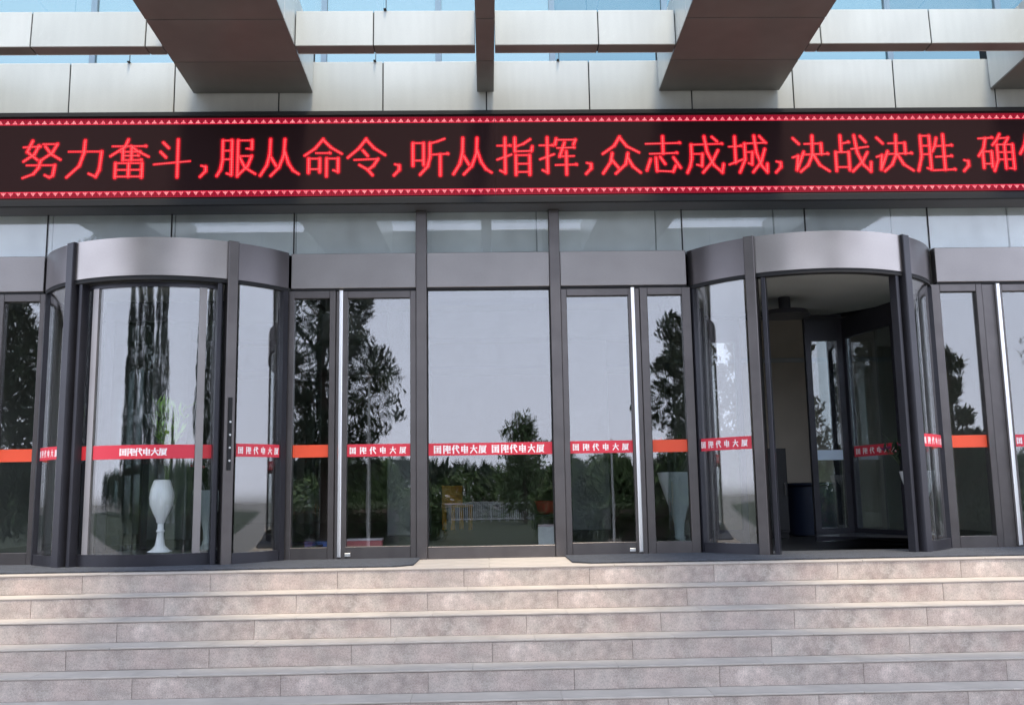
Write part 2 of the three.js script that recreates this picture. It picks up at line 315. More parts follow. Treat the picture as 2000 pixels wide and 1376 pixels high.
// steps: five risers in view and two more down to the ground
const RISE = 0.15, TREAD = 0.2484, Z0 = 1.056;
{
  const steps = structGroup('steps');
  const core = [];
  for (let i = 0; i < 7; i++) core.push(box(-9, 9, -1.06 - i * 0.003, -i * RISE - 0.022, i ? Z0 + (i - 1) * TREAD - 0.02 + 0.001 * i : 0.0, Z0 + i * TREAD - 0.032));
  mesh('step_bed', merge(core), M.mortar, steps);
  const variants = new Map();
  const slabGeo = (L, kind) => {
    const key = `${L.toFixed(2)}${kind}`;
    if (!variants.has(key)) variants.set(key, [0, 1, 2].map((v) => {
      const g = kind === 'r' ? box(0, L, 0, RISE - 0.0155, -0.03, 0, 0.0025) : box(0, L, 0, 0.013, -(TREAD + 0.006), 0, 0.003);
      const uv = g.attributes.uv; for (let j = 0; j < uv.count; j++) uv.setXY(j, uv.getX(j) + v * 3.37 + 0.7, uv.getY(j) + v * 1.91 + 0.3);
      return g;
    }));
    return variants.get(key)[Math.floor(rnd() * 3)];
  };
  const offs = [0.92, 0.65, 0.40, 0.15, 0.7, 0.3, 0.55];
  for (let i = 0; i < 7; i++) {
    const z = Z0 + i * TREAD, yTop = -i * RISE;
    for (let x = -9 + offs[i]; x < 8; x += 0.985) {
      const r = mesh('riser_slab', slabGeo(0.9833, 'r'), M.riser[Math.floor(rnd() * 3)], steps); r.position.set(x, yTop - RISE, z - 0.0 + rr(-0.0012, 0.0012)); r.rotation.z = rr(-0.0004, 0.0004);
      if (i) { const t = mesh('tread_slab', slabGeo(0.983, 't'), M.tread, steps); t.position.set(x + 0.3, yTop - 0.013 + rr(-0.0008, 0.0008), z + 0.005); }
    }
  }
  // landing in front of the doors
  const landing = structGroup('landing');
  mesh('paving_bed', box(-9, 9, -0.2, -0.018, -0.1, Z0 - 0.04), M.mortar, landing);
  const pg = box(0, 0.982, -0.015, 0, 0, 0.40, 0.003), eg = box(0, 0.982, -0.015, 0, 0, 0.334, 0.004), pg2 = box(0, 0.982, -0.015, 0, 0, 0.405, 0.003);
  for (let x = -9 + 0.92; x < 8; x += 0.985) {
    for (const [g, z] of [[pg2, -0.092], [pg, 0.318], [eg, 0.7285]]) { const s = mesh('paving_slab', g, M.tread, landing); s.position.set(x + 0.2, rr(-0.0008, 0.0008), z); }
  }
}
// lobby behind the glass
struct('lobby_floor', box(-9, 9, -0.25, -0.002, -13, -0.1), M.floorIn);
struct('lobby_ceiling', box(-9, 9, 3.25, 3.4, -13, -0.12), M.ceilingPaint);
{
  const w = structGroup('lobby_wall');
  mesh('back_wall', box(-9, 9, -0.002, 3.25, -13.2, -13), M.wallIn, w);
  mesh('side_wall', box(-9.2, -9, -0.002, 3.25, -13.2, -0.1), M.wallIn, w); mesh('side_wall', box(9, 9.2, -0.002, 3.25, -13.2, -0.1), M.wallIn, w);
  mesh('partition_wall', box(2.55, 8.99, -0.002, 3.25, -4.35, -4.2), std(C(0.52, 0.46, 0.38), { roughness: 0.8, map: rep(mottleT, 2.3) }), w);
  mesh('picture_rail', box(2.55, 8.99, 2.28, 2.34, -4.2, -4.16, 0.006), M.columnIn, w);
  for (const [x, z] of [[-1.15, -5.5], [1.55, -6.2], [-4.6, -5.5], [6.2, -8]]) mesh('column', box(x - 0.3, x + 0.3, 0, 3.25, z - 0.3, z + 0.3, 0.02), M.columnIn, w);
  for (const z of [-2.6, -5.5, -8.6]) mesh('ceiling_beam', box(-9, 9, 2.85, 3.25, z - 0.2, z + 0.2, 0.01), M.columnIn, w);
}

{ // pale panels placed close behind the transom glass to brighten it
  const w = structGroup('pale_backing'), m = [0, 1, 2].map((i) => std(C(...[[0.86, 0.87, 0.86], [0.83, 0.845, 0.84], [0.88, 0.89, 0.88]][i]), { roughness: 0.6, map: rep(mottleT, 1.5) }));
  mesh('backing_board', box(-9, 9, 2.81, 3.245, -0.20, -0.165), M.columnIn, w);
  for (let x = -8.632, i = 0; x < 7.6; i++) { const L = 1.141; mesh('backing_panel', box(x, x + L - 0.012, 2.82, 3.235, -0.163, -0.140 - 0.008 * (i % 2), 0.003), m[i % 3], w); x += L; }
}
// ---------------------------------------------------------------- the building above: blue curtain wall
{
  const b = thing('office_building', 'blue glass curtain wall of the building rising behind and above the canopy', 'building', [0, 0, 0]);
  mesh('wall', merge(box(-14, 14, 3.42, 4.7, -13, -0.16), box(-14, 14, 4.72, 24, -13, -0.30)), M.dark, b);
  for (const [xa, xb] of [[-14, -6.02], [6.32, 14]]) mesh('flank_wall', box(xa, xb, -1.05, 3.42, -13, -0.05), M.cream[1], b);
  const xs = []; for (let x = -8.35; x < 8.5; x += 1.13) xs.push(x);
  const ys = [4.72, 5.75, 7.3, 9.2, 11.1, 13, 15, 17, 19, 21, 23];
  for (let i = 0; i + 1 < xs.length; i++) for (let j = 0; j + 1 < ys.length; j++) {
    const p = mesh('pane', box(xs[i] + 0.03, xs[i + 1] - 0.03, ys[j] + 0.03, ys[j + 1] - 0.03, -0.29, -0.262), M.curtain[Math.floor(rnd() * 3)], b); p.rotation.x = rr(-0.001, 0.001);
  }
  for (const x of xs) mesh('mullion', box(x - 0.028, x + 0.028, 4.72, 23, -0.298, -0.235), M.curtainFrame, b);
  for (const y of ys) mesh('transom_bar', box(-8.38, 8.5, y - 0.025, y + 0.025, -0.297, -0.24), M.curtainFrame, b);
}

// ---------------------------------------------------------------- canopy
{
  const c = thing('entrance_canopy', 'panelled cream canopy of crossing beams with brown soffits above the red sign', 'canopy', [0, 0, 0]);
  const S = 0.0492, SY = (z) => 4.315 + S * z, tilt = Math.atan(S), ZE = 7.5;
  // long beams that run out from the wall
  const beam = (x0, x1, h, joints) => {
    const core = mesh('beam', box(x0 + 0.012, x1 - 0.012, 0.012, h, -0.02, ZE), M.dark, c);
    core.position.set(0, 4.315, 0); core.rotation.x = -tilt;
    for (let i = 0; i + 1 < joints.length; i++) {
      const [a, b] = [joints[i] + 0.005, joints[i + 1] - 0.005];
      mesh('soffit_panel', box(x0, x1, 0, 0.014, a, b, 0.003), M.soffit[i ? 0 : 1], core);
      mesh('side_panel', box(x0, x0 + 0.014, 0.015, h, a, b, 0.003), M.cream[i % 3], core);
      mesh('side_panel', box(x1 - 0.014, x1, 0.015, h, a, b, 0.003), M.cream[(i + 1) % 3], core);
    }
    mesh('end_panel', box(x0, x1, 0, h, ZE, ZE + 0.02, 0.003), M.cream[0], core);
  };
  const J = [0.118, 0.72, 1.42, 2.45, 3.5, 4.55, 6, ZE];
  beam(-2.715, -1.605, 0.52, J); beam(1.665, 2.815, 0.52, J); beam(4.86, 5.95, 0.52, J); beam(-5.95, -4.98, 0.52, J);
  beam(-0.060, 0.098, 0.46, J);
  // cross beams: cream faces with brown undersides
  const cross = (z0, z1, h, xs) => {
    for (const [xa, xb] of xs) {
      const core = mesh('cross_beam', box(xa + 0.004, xb - 0.004, 0.012, h - 0.01, -(z1 - z0) + 0.012, -0.012), M.dark, c);
      core.position.set(0, SY(z1), z1); core.rotation.x = -tilt;
      const first = Math.ceil((xa - 0.03) / 0.965), cuts = [xa];
      for (let n = first; n * 0.965 + 0.03 < xb - 0.06; n++) if (n * 0.965 + 0.03 > xa + 0.06) cuts.push(n * 0.965 + 0.03);
      cuts.push(xb);
      for (let i = 0; i + 1 < cuts.length; i++) {
        const a = cuts[i] + 0.005, b = cuts[i + 1] - 0.005;
        mesh('fascia_panel', box(a, b, 0, h, -0.013, 0, 0.003), M.cream[(i + 2) % 3], core);
        mesh('fascia_panel', box(a, b, 0, h, -(z1 - z0), -(z1 - z0) + 0.013, 0.003), M.cream[i % 3], core);
        mesh('soffit_panel', box(a, b, -0.001, 0.012, -(z1 - z0) + 0.0135, -0.0135, 0.002), M.soffit[i % 2], core);
      }
    }
  };
  const bays = [[-4.978, -2.718], [-1.602, -0.063], [0.101, 1.662], [2.818, 4.857]];
  cross(0.85, 1.0, 0.322, bays); cross(3.2, 4.55, 0.40, bays);  // the wide second beam is added out of view to shade the lower steps
  cross(ZE - 0.14, ZE, 0.4, bays);
  // wall fascia behind the beam ends, directly above the sign
  const wf = mesh('wall_fascia', box(-6.1, 6.3, 4.06, 4.63, -0.14, 0.085), M.dark, c);
  for (let n = -6; n < 7; n++) {
    const a = 0.028 + n * 0.9775;
    mesh('fascia_panel', box(Math.max(a + 0.006, -6.1), Math.min(a + 0.9715, 6.3), 4.09, 4.638, 0.087, 0.1, 0.003), M.cream[(n + 9) % 3], wf);
  }
  // glass roof laid over the beams
  for (let i = 0; i < 12; i++) for (let k = 0; k < 5; k++) {
    const g = mesh('roof_pane', box(-5.85 + i * 0.985, -5.85 + i * 0.985 + 0.97, 0, 0.012, 0.02 + k * 1.495, 0.02 + k * 1.495 + 1.483), M.roofGlass, c);
    g.position.set(0, 4.86, 0); g.rotation.x = -tilt;
  }
  for (const [x, z] of [[-3.33, 0.12], [-1.02, 0.12], [0.72, 0.12], [-0.83, 1.0]]) {
    const y = z > 0.5 ? 4.69 : 4.638;
    mesh('glass_clamp', merge(box(x - 0.018, x + 0.006, y, y + 0.008, z - 0.05, z + 0.008), box(x, x + 0.006, y - 0.012, y + 0.16, z - 0.012, z - 0.004)), M.rubber, c);
  }
}

// ---------------------------------------------------------------- LED sign
{
  const s = thing('led_sign', 'long black LED sign with glowing red Chinese slogan and patterned red border lines', 'sign', [0, 0, 0]);
  mesh('casing', merge(box(-5.36, 5.56, 3.20, 4.082, -0.06, 0.226, 0.006)), std(C(0.10, 0.10, 0.105), { roughness: 0.6 }), s);
  mesh('frame', merge(box(-5.36, 5.56, 3.196, LED.y0 - 0.002, 0.227, 0.262, 0.004), box(-5.36, 5.56, LED.y1 + 0.002, 4.086, 0.227, 0.262, 0.004), box(-5.36, LED.x0 - 0.002, LED.y0, LED.y1, 0.227, 0.262, 0.004), box(LED.x1 + 0.002, 5.56, LED.y0, LED.y1, 0.227, 0.262, 0.004)), M.dark, s);
  const mid = 0.1;
  for (const [a, b] of [[LED.x0, mid], [mid, LED.x1]]) {
    const t = ledCanvas(a, b);
    mesh('screen', sheet(a + 0.001, b - 0.001, LED.y0, LED.y1, 0.25), new THREE.MeshPhysicalMaterial({ color: C(0.026, 0.010, 0.011), roughness: 0.9, specularIntensity: 0.35, emissive: C(1, 1, 1), emissiveMap: t, emissiveIntensity: 1.5 }), s);
  }
}

// ---------------------------------------------------------------- glazed front
const TOP = 2.463, HEAD = 2.797, CEIL = 3.245;
const front = thing('entrance_facade', 'grey aluminium framed glass front between and over the two revolving doors', 'facade', [0, 0, 0]);
{
  mesh('mullion', box(-0.646, -0.548, 0, 3.25, -0.09, 0.035, 0.004), M.frame, front); mesh('mullion', box(0.596, 0.693, 0, 3.25, -0.09, 0.035, 0.004), M.frame, front);
  for (const [a, b] of [[-6, -4.06], [-1.80, -0.648], [-0.546, 0.594], [0.695, 1.875], [4.24, 6.3]]) {
    mesh('header_panel', box(a, b, TOP + 0.004, HEAD, -0.08, 0.012, 0.004), M.header, front);
    mesh('head_gasket', box(a, b, TOP - 0.016, TOP + 0.003, -0.07, 0.0), M.rubber, front);
  }
  mesh('head_rail', box(-6, 6.3, CEIL - 0.012, CEIL + 0.08, -0.1, 0.02), M.frame, front);
  // transom lights, butt-jointed
  const seq = [[-5.2, -4.068], [-4.068, -2.925], [-2.925, -1.788], [-1.788, -0.65], [-0.546, 0.594], [0.695, 1.859], [1.859, 3.036], [3.036, 4.215], [4.215, 5.4]];
  for (const [a, b] of seq) {
    const p = mesh('transom_pane', box(a + 0.004, b - 0.004, HEAD + 0.003, CEIL - 0.014, -0.032, -0.020), M.transomGlass, front); p.rotation.x = rr(-0.0006, 0.0006);
  }
  for (const x of [-4.068, -2.925, -1.788, 1.859, 3.036, 4.215]) mesh('glazing_joint', box(x - 0.0055, x + 0.0055, HEAD + 0.001, CEIL - 0.014, -0.034, -0.0175), M.rubber, front);
  // middle fixed window
  mesh('sill_rail', box(-0.546, 0.594, 0.0, 0.108, -0.08, 0.02, 0.004), M.frame, front);
  mesh('fixed_pane', untrue(box(-0.540, 0.588, 0.110, 2.444, -0.036, -0.030), 0.02), M.glass, front);
  mesh('safety_strip', sheet(-0.538, 0.586, 0.916, 1.027, -0.0215), stripLong, front);
  for (const x of [[-0.546, -0.538], [0.586, 0.594]]) mesh('glazing_gasket', box(x[0], x[1], 0.108, 2.446, -0.045, -0.012), M.rubber, front);
  // narrow sidelights beside the drums
  const side = (x0, x1, gx0, gx1) => {
    mesh('sidelight_frame', merge(box(x0, gx0, 0, TOP - 0.018, -0.08, 0.01, 0.004), box(gx1, x1, 0, TOP - 0.018, -0.08, 0.01, 0.004), box(gx0, gx1, 2.376, TOP - 0.018, -0.078, 0.008, 0.003), box(gx0, gx1, 0, 0.118, -0.078, 0.008, 0.003)), M.frame, front);
    const p = mesh('sidelight_pane', untrue(box(gx0 + 0.001, gx1 - 0.001, 0.119, 2.375, -0.038, -0.030), (gx0 + gx1) / 2), M.glass, front); p.name = 'sidelight_pane';
    mesh('safety_strip', sheet(gx0 + 0.002, gx1 - 0.002, 0.918, 1.030, -0.0235), M.orange, front, 'plain orange safety strip');
  };
  side(-4.47, -4.02, -4.41, -4.085); side(-1.835, -1.385, -1.768, -1.443); side(1.430, 1.905, 1.502, 1.826); side(4.175, 4.662, 4.263, 4.604);
}
// hinged doors
function swingDoor(label, x0, x1, gx0, gx1, edge) {
  const d = thing('glass_door', label, 'door', [(x0 + x1) / 2, 0, 0], 0, undefined), cx = (x0 + x1) / 2, L = (v) => v - cx;
  mesh('leaf_frame', merge(box(L(x0), L(gx0), 0.012, TOP - 0.02, -0.07, 0.0, 0.004), box(L(gx1), L(x1), 0.012, TOP - 0.02, -0.07, 0.0, 0.004), box(L(gx0), L(gx1), 2.376, TOP - 0.02, -0.068, -0.002, 0.003), box(L(gx0), L(gx1), 0.012, 0.12, -0.068, -0.002, 0.003)), M.frame, d);
  mesh('pane', untrue(box(L(gx0) + 0.001, L(gx1) - 0.001, 0.121, 2.375, -0.042, -0.034), (L(gx0) + L(gx1)) / 2), M.glass, d);
  mesh('safety_strip', sheet(L(gx0) + 0.002, L(gx1) - 0.002, 0.918, 1.030, -0.0275), stripShort, d);
  // full-height bright edge profile with its pivots
  const e = L(edge);
  mesh('edge_profile', box(e - 0.017, e + 0.017, 0.03, TOP - 0.02, 0.002, 0.045, 0.006), M.bright, d);
  mesh('pivot', box(e + (edge < cx ? 0.05 : -0.1), e + (edge < cx ? 0.1 : -0.05), 0.035, 0.065, 0.0005, 0.02, 0.003), M.bright, d);
}
swingDoor('glass door left of the middle window, white edge bar on its left', -1.383, -0.648, -1.278, -0.703, -1.335);
swingDoor('glass door right of the middle window, white edge bar on its right', 0.695, 1.428, 0.750, 1.326, 1.362);
swingDoor('glass door cut off by the right edge of the picture, white edge bar on its left', 4.664, 5.44, 4.86, 5.38, 4.80);

// ---------------------------------------------------------------- revolving doors
const D2 = Math.PI / 180;
function revolving(label, cx, half, open) {
  const R = 1.31, cz = -0.657, d = thing('revolving_door', label, 'revolving door', [cx, 0, cz]);
  const aF = Math.asin(half / R), aP = 32.2 * D2, steel = M.steel;
  // header band: front and two wings, plus the half inside
  mesh('header_band', arc(R - 0.03, R, TOP, HEAD, -aP + 0.03, aP - 0.03, 24), steel, d);
  for (const s of [-1, 1]) {
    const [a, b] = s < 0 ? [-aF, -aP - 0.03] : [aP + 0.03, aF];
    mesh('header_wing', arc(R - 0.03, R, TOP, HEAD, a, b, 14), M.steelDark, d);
    mesh('header_gasket', arc(R - 0.05, R - 0.004, TOP - 0.032, TOP - 0.001, a, b, 14), M.rubber, d);
    // curved wing pane with base rail and strip
    mesh('base_rail', arc(R - 0.06, R - 0.004, 0.005, 0.105, a, b, 14), M.drumDark, d);
    mesh('wing_pane', arc(R - 0.034, R - 0.022, 0.106, TOP - 0.034, a + 0.03, b - 0.03, 24), M.glass, d);
    mesh('safety_strip', unitUV(arc(R - 0.0195, R - 0.0195, 0.918, 1.03, a + 0.03, b - 0.03, 14)), stripShort, d);
    const jamb = s < 0 ? [a, a + 0.045] : [b - 0.045, b];
    mesh('jamb', arc(R - 0.07, R + 0.002, 0.005, TOP - 0.034, jamb[0], jamb[1], 3), M.drumDark, d);
    // inner half of the drum wall
    const [c0, c1] = s < 0 ? [-Math.PI + 0.6, -aF - 0.1] : [aF + 0.1, Math.PI - 0.6];
    mesh('inner_wall_pane', arc(R - 0.034, R - 0.022, 0.106, TOP - 0.034, c0, c1, 20), M.glassIn, d);
    mesh('inner_rail', merge(arc(R - 0.06, R, 0.005, 0.105, c0, c1, 20), arc(R - 0.06, R, TOP - 0.034, HEAD, c0, c1, 20), arc(R - 0.07, R + 0.005, 0.105, TOP - 0.034, s < 0 ? c0 : c1 - 0.05, s < 0 ? c0 + 0.05 : c1, 3)), M.drumDark, d);
    // post
    const p = box(-0.046, 0.046, 0.0, HEAD + 0.004, -0.06, 0.05, 0.006); p.translate(0, 0, R - 0.02); p.rotateY(s * aP);
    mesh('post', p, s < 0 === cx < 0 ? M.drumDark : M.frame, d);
    const q = box(-0.02, 0.02, 0.0, TOP - 0.036, -0.05, 0.03, 0.004); q.translate(0, 0, R - 0.05); q.rotateY(s * (aP - 0.075));
    mesh('post_rebate', q, M.drumDark, d);
  }
  mesh('header_gasket', arc(R - 0.09, R - 0.006, TOP - 0.036, TOP - 0.001, -aP + 0.03, aP - 0.03, 24), M.rubber, d);
  mesh('roof', new THREE.CylinderGeometry(R - 0.031, R - 0.031, 0.02, 48).translate(0, HEAD - 0.02, 0), M.drumDark, d);
  mesh('ceiling', new THREE.CylinderGeometry(R - 0.092, R - 0.092, 0.03, 48).translate(0, TOP + 0.02, 0), M.ceilingPaint, d);
  const rot = mesh('hub', merge(new THREE.CylinderGeometry(0.23, 0.25, 0.045, 32).translate(-0.06, 2.30, 0).toNonIndexed(), new THREE.CylinderGeometry(0.06, 0.06, 0.16, 16).translate(-0.06, 2.39, 0).toNonIndexed()), M.drumDark, d);
  void rot;
  const r = 1.205;
  if (!open) {
    // display case turned to the front, closing the opening
    const a0 = -30 * D2, aM = 20.6 * D2, a1 = 30 * D2;
    mesh('case_frame', merge(arc(r - 0.05, r + 0.012, 0.012, 0.115, a0, a1, 20), arc(r - 0.05, r + 0.012, 2.385, 2.425, a0, a1, 20), arc(r - 0.05, r + 0.012, 0.116, 2.384, a0, a0 + 0.045, 3), arc(r - 0.05, r + 0.010, 0.116, 2.384, a1 - 0.03, a1, 3)), M.drumDark, d);
    mesh('case_stile', arc(r - 0.05, r + 0.016, 0.116, 2.384, a0 + 0.102, a0 + 0.152, 3), M.header, d); mesh('case_stile', arc(r - 0.05, r + 0.016, 0.116, 2.384, aM, aM + 0.05, 3), M.header, d);
    mesh('case_pane', arc(r - 0.012, r, 0.116, 2.384, a0 + 0.153, aM - 0.001, 30), M.glass, d);
    mesh('case_pane', arc(r - 0.012, r, 0.116, 2.384, aM + 0.051, a1 - 0.031, 12), M.glass, d);
    mesh('safety_strip', unitUV(arc(r + 0.004, r + 0.004, 0.905, 1.022, a0 + 0.154, aM - 0.002, 24)), stripCurve, d);
    mesh('case_pane', arc(r - 0.012, r, 0.116, 2.384, a0 + 0.046, a0 + 0.101, 4), M.glass, d);
    mesh('safety_strip', arc(r + 0.004, r + 0.004, 0.905, 1.022, a0 + 0.047, a0 + 0.1, 4), M.red, d);
    mesh('safety_strip', arc(r + 0.004, r + 0.004, 0.905, 1.022, aM + 0.052, a1 - 0.032, 8), M.red, d);
    mesh('case_floor', new THREE.CylinderGeometry(r - 0.06, r - 0.06, 0.06, 40, 1, false, -0.52, 1.04).translate(0, 0.085, 0), M.drumDark, d);
    // chord panels behind the case
    mesh('leaf_frame', merge(panel([-0.60, 0.55], [-0.52, 0.55], 0.02, 2.38, 0.05), panel([0.52, 0.55], [0.60, 0.55], 0.02, 2.38, 0.05), panel([-0.52, 0.55], [0.52, 0.55], 2.20, 2.38, 0.045), panel([-0.52, 0.55], [0.52, 0.55], 0.02, 0.1, 0.045)), M.drumDark, d);
    mesh('leaf_pane', panel([-0.52, 0.55], [0.52, 0.55], 0.101, 2.199, 0.012), M.glassIn, d);
    // control strip on the right-hand post
    const k = mesh('control_strip', box(-0.016, 0.016, 0.80, 1.42, 0.052, 0.066, 0.003).translate(0, 0, R - 0.02).rotateY(aP), M.dark, d);
    for (let i = 0; i < 4; i++) mesh('button', new THREE.CylinderGeometry(0.009, 0.009, 0.005, 12).rotateX(Math.PI / 2).translate(0, 0.88 + i * 0.11, R + 0.0485).rotateY(aP), M.white, k);
  } else {
    // the leaves stand open: middle door half slid back, case along the right side
    const frameOf = (A, B, y0, y1, t, top) => {
      const L = Math.hypot(B[0] - A[0], B[1] - A[1]), u = [(B[0] - A[0]) / L, (B[1] - A[1]) / L], at = (k) => [A[0] + u[0] * k, A[1] + u[1] * k], w = 0.06;
      mesh('leaf_frame', merge(panel(A, at(w), y0, y1, t), panel(at(L - w), B, y0, y1, t), panel(at(w), at(L - w), top, y1, t - 0.006), panel(at(w), at(L - w), y0, y0 + 0.14, t - 0.006)), M.drumDark, d);
      mesh('leaf_pane', panel(at(w + 0.001), at(L - w - 0.001), y0 + 0.141, top - 0.001, 0.012), M.leafGlass, d);
      return [at(w + 0.004), at(L - w - 0.004)];
    };
    const off = (p, dx, dz) => [p[0] + dx, p[1] + dz];
    const [m0, m1] = frameOf([0.33, -0.64], [0.73, -0.64], 0.02, 2.36, 0.06, 2.12);
    mesh('safety_strip', panel(off(m0, 0, 0.012), off(m1, 0, 0.012), 0.86, 0.965, 0.003), M.paleStrip, d, 'pale blue safety strip');
    const [s0, s1] = frameOf([0.76, -0.62], [0.93, 0.28], 0.02, 2.36, 0.06, 2.14);
    mesh('safety_strip', sheet(0, Math.hypot(s1[0] - s0[0], s1[1] - s0[1]), 0.885, 0.995, 0.012).rotateY(-Math.atan2(s1[1] - s0[1], s1[0] - s0[0])).translate(s0[0], 0, s0[1]), stripShort, d, 'dark red safety strip with white print');
    frameOf([-0.93, 0.05], [-0.76, -0.62], 0.02, 2.36, 0.06, 2.14);
    frameOf([-0.73, -0.66], [-0.36, -0.66], 0.02, 2.36, 0.06, 2.12);
    mesh('top_rail', merge(panel([-0.73, -0.64], [0.73, -0.64], 2.361, 2.40, 0.08)), M.drumDark, d);
    mesh('case_pane', arc(r - 0.012, r, 0.116, 2.384, 52 * D2, 118 * D2, 20), M.glassIn, d);
    mesh('case_floor', new THREE.CylinderGeometry(r - 0.06, r - 0.06, 0.06, 24, 1, false, 0.75, 1.4).translate(0, 0.085, 0), M.drumDark, d);
  }
  return d;
}
revolving('left revolving door, closed by its curved glass display case with a white vase', -2.92, 1.105, false);
revolving('right revolving door with its curved doorway standing open to the dark lobby', 3.055, 1.155, true);

// ---------------------------------------------------------------- door mats
function mat(label, x0, x1, z0, z1, cut) {
  const s = new THREE.Shape(); s.moveTo(x0, -z1); s.lineTo(x1 - (cut > 0 ? cut : 0), -z1); s.lineTo(x1, -z1 + Math.abs(cut)); s.lineTo(x1, -z0); s.lineTo(x0, -z0); s.closePath();
  if (cut < 0) { s.curves = []; s.moveTo(x0 - cut, -z1); s.lineTo(x1, -z1); s.lineTo(x1, -z0); s.lineTo(x0, -z0); s.lineTo(x0, -z1 - cut); s.closePath(); }
  const g = uvMetres(new THREE.ExtrudeGeometry(s, { depth: 0.006, bevelEnabled: true, bevelThickness: 0.004, bevelSize: 0.006, bevelSegments: 2 }).rotateX(-Math.PI / 2).translate(0, 0.006, 0));
  const o = mesh(numbered('door_mat'), g, M.mat, scene); tag(o, label, 'door mat'); return o;
}
mat('dark grey door mat on the landing before the left revolving door', -6, -0.62, 0.02, 0.93, 0.14);
mat('dark grey door mat on the landing before the right revolving door', 0.68, 6, 0.02, 0.93, -0.14);

// ================================================================ THINGS IN THE LOBBY
function leafBlade(L, w) { const s = new THREE.Shape(); s.moveTo(0, 0); s.quadraticCurveTo(w, L * 0.45, 0, L); s.quadraticCurveTo(-w, L * 0.45, 0, 0); return new THREE.ShapeGeometry(s, 4).toNonIndexed(); }
function bouquet(label, [x, y, z], h, spread, n, leafMat, flowerMat, nf) {
  const t = thing('vase_plant', label, 'plant', [x, y, z]);
  const stems = [], lv = [], fl = [];
  for (let i = 0; i < n; i++) {
    const a = rnd() * 6.283, s = spread * Math.sqrt(rnd()), hh = h * rr(0.55, 1), tip = [Math.cos(a) * s, hh, Math.sin(a) * s];
    stems.push(tube([[0, -0.1, 0], [tip[0] * 0.4, hh * 0.55, tip[2] * 0.4], tip], 0.003, 5, 6));
    for (let k = 0; k < 7; k++) {
      const f = rr(0.25, 1), g = leafBlade(rr(0.07, 0.15), rr(0.02, 0.035)); g.rotateX(rr(-1.2, 0.9)); g.rotateY(rnd() * 6.283); g.translate(tip[0] * f * f, hh * f, tip[2] * f * f); lv.push(g);
    }
    if (i < nf) for (let k = 0; k < 5; k++) { const g = leafBlade(0.045, 0.03); g.rotateX(0.8); g.rotateY(k * 1.257); g.translate(tip[0], hh, tip[2]); fl.push(g); }
  }
  mesh('stem', merge(stems), M.leafMid, t);
  const l = mesh('foliage', merge(lv), leafMat, t); l.userData.kind = 'stuff';
  if (fl.length) mesh('flower', merge(fl), flowerMat, t);
}
// tall goblet-shaped vases on slim feet
const vaseA = [[0, 0], [0.118, 0], [0.121, 0.012], [0.088, 0.03], [0.050, 0.07], [0.038, 0.14], [0.031, 0.20], [0.044, 0.205], [0.044, 0.222], [0.031, 0.228], [0.030, 0.29], [0.044, 0.30], [0.047, 0.33], [0.084, 0.40], [0.114, 0.48], [0.122, 0.55], [0.112, 0.63], [0.086, 0.71], [0.078, 0.725], [0.070, 0.73], [0.062, 0.70], [0, 0.66]];
const vaseB = [[0, 0], [0.12, 0], [0.122, 0.012], [0.07, 0.04], [0.045, 0.07], [0.055, 0.085], [0.04, 0.10], [0.045, 0.2], [0.075, 0.32], [0.12, 0.45], [0.155, 0.56], [0.168, 0.62], [0.172, 0.625], [0.160, 0.63], [0.150, 0.60], [0, 0.54]];
function vase(label, prof, [x, y, z], k, neck) {
  const v = thing('floor_vase', label, 'vase', [x, y, z]);
  const cut = 11;
  const sc = (a) => a.map(([r, h]) => [r * k, h * k]);
  mesh('bowl', lathe(sc(prof.slice(cut - 1))), M.ceramic, v); mesh('foot', lathe(sc(prof.slice(0, cut))), M.ceramic, v);
  if (neck) mesh('neck', lathe(sc([[0.068, 0.71], [0.05, 0.75], [0.048, 0.80], [0.06, 0.88], [0.064, 0.885]])), M.glassIn, v, 'clear glass neck');
}
vase('tall white goblet vase inside the left revolving door display case', vaseA, [-2.80, 0.118, 0.36], 0.84, true);
bouquet('bright green plant standing in the tall white vase of the left revolving door', [-2.76, 0.76, 0.36], 0.66, 0.17, 60, M.leafFresh, M.white, 0);
vase('pale goblet planter in the gloom behind the left revolving door', vaseB, [-3.16, 0.0, -2.3], 1.05, false);
bouquet('dark green plant with red flowers in the planter behind the left revolving door', [-3.16, 0.60, -2.3], 0.42, 0.24, 22, M.leafMid, M.red, 9);
vase('large pale goblet planter behind the sidelight left of the open revolving door', vaseB, [1.93, 0.0, -1.1], 1.2, false);
bouquet('bushy green plant in the planter behind the sidelight with white writing below', [1.93, 0.7, -1.1], 0.42, 0.30, 30, M.leafMid, M.red, 4);
vase('white goblet vase half hidden by the right post of the open revolving door', vaseB, [4.075, 0.118, -0.35], 0.95, false);
bouquet('plant with purple flowers in the vase of the open revolving door', [4.0, 0.70, -0.42], 0.36, 0.2, 24, M.leafDark, std(C(0.24, 0.05, 0.16), { roughness: 0.7, side: THREE.DoubleSide }), 10);
function carton(label, [x, y, z], w, h, dd, m, lid, turn) {
  const t = thing('carton', label, 'box', [x, y, z], turn);
  mesh('body', box(-w / 2, w / 2, 0, h - 0.02, -dd / 2, dd / 2, 0.004), m, t); mesh('lid', box(-w / 2 - 0.004, w / 2 + 0.004, h - 0.019, h, -dd / 2 - 0.004, dd / 2 + 0.004, 0.004), lid, t);
}
carton('low blue box on the lobby floor behind the narrow sidelight', [-1.70, 0, -1.0], 0.24, 0.13, 0.2, std(C(0.07, 0.17, 0.55), { roughness: 0.5 }), std(C(0.10, 0.2, 0.5), { roughness: 0.5 }), 0.1);
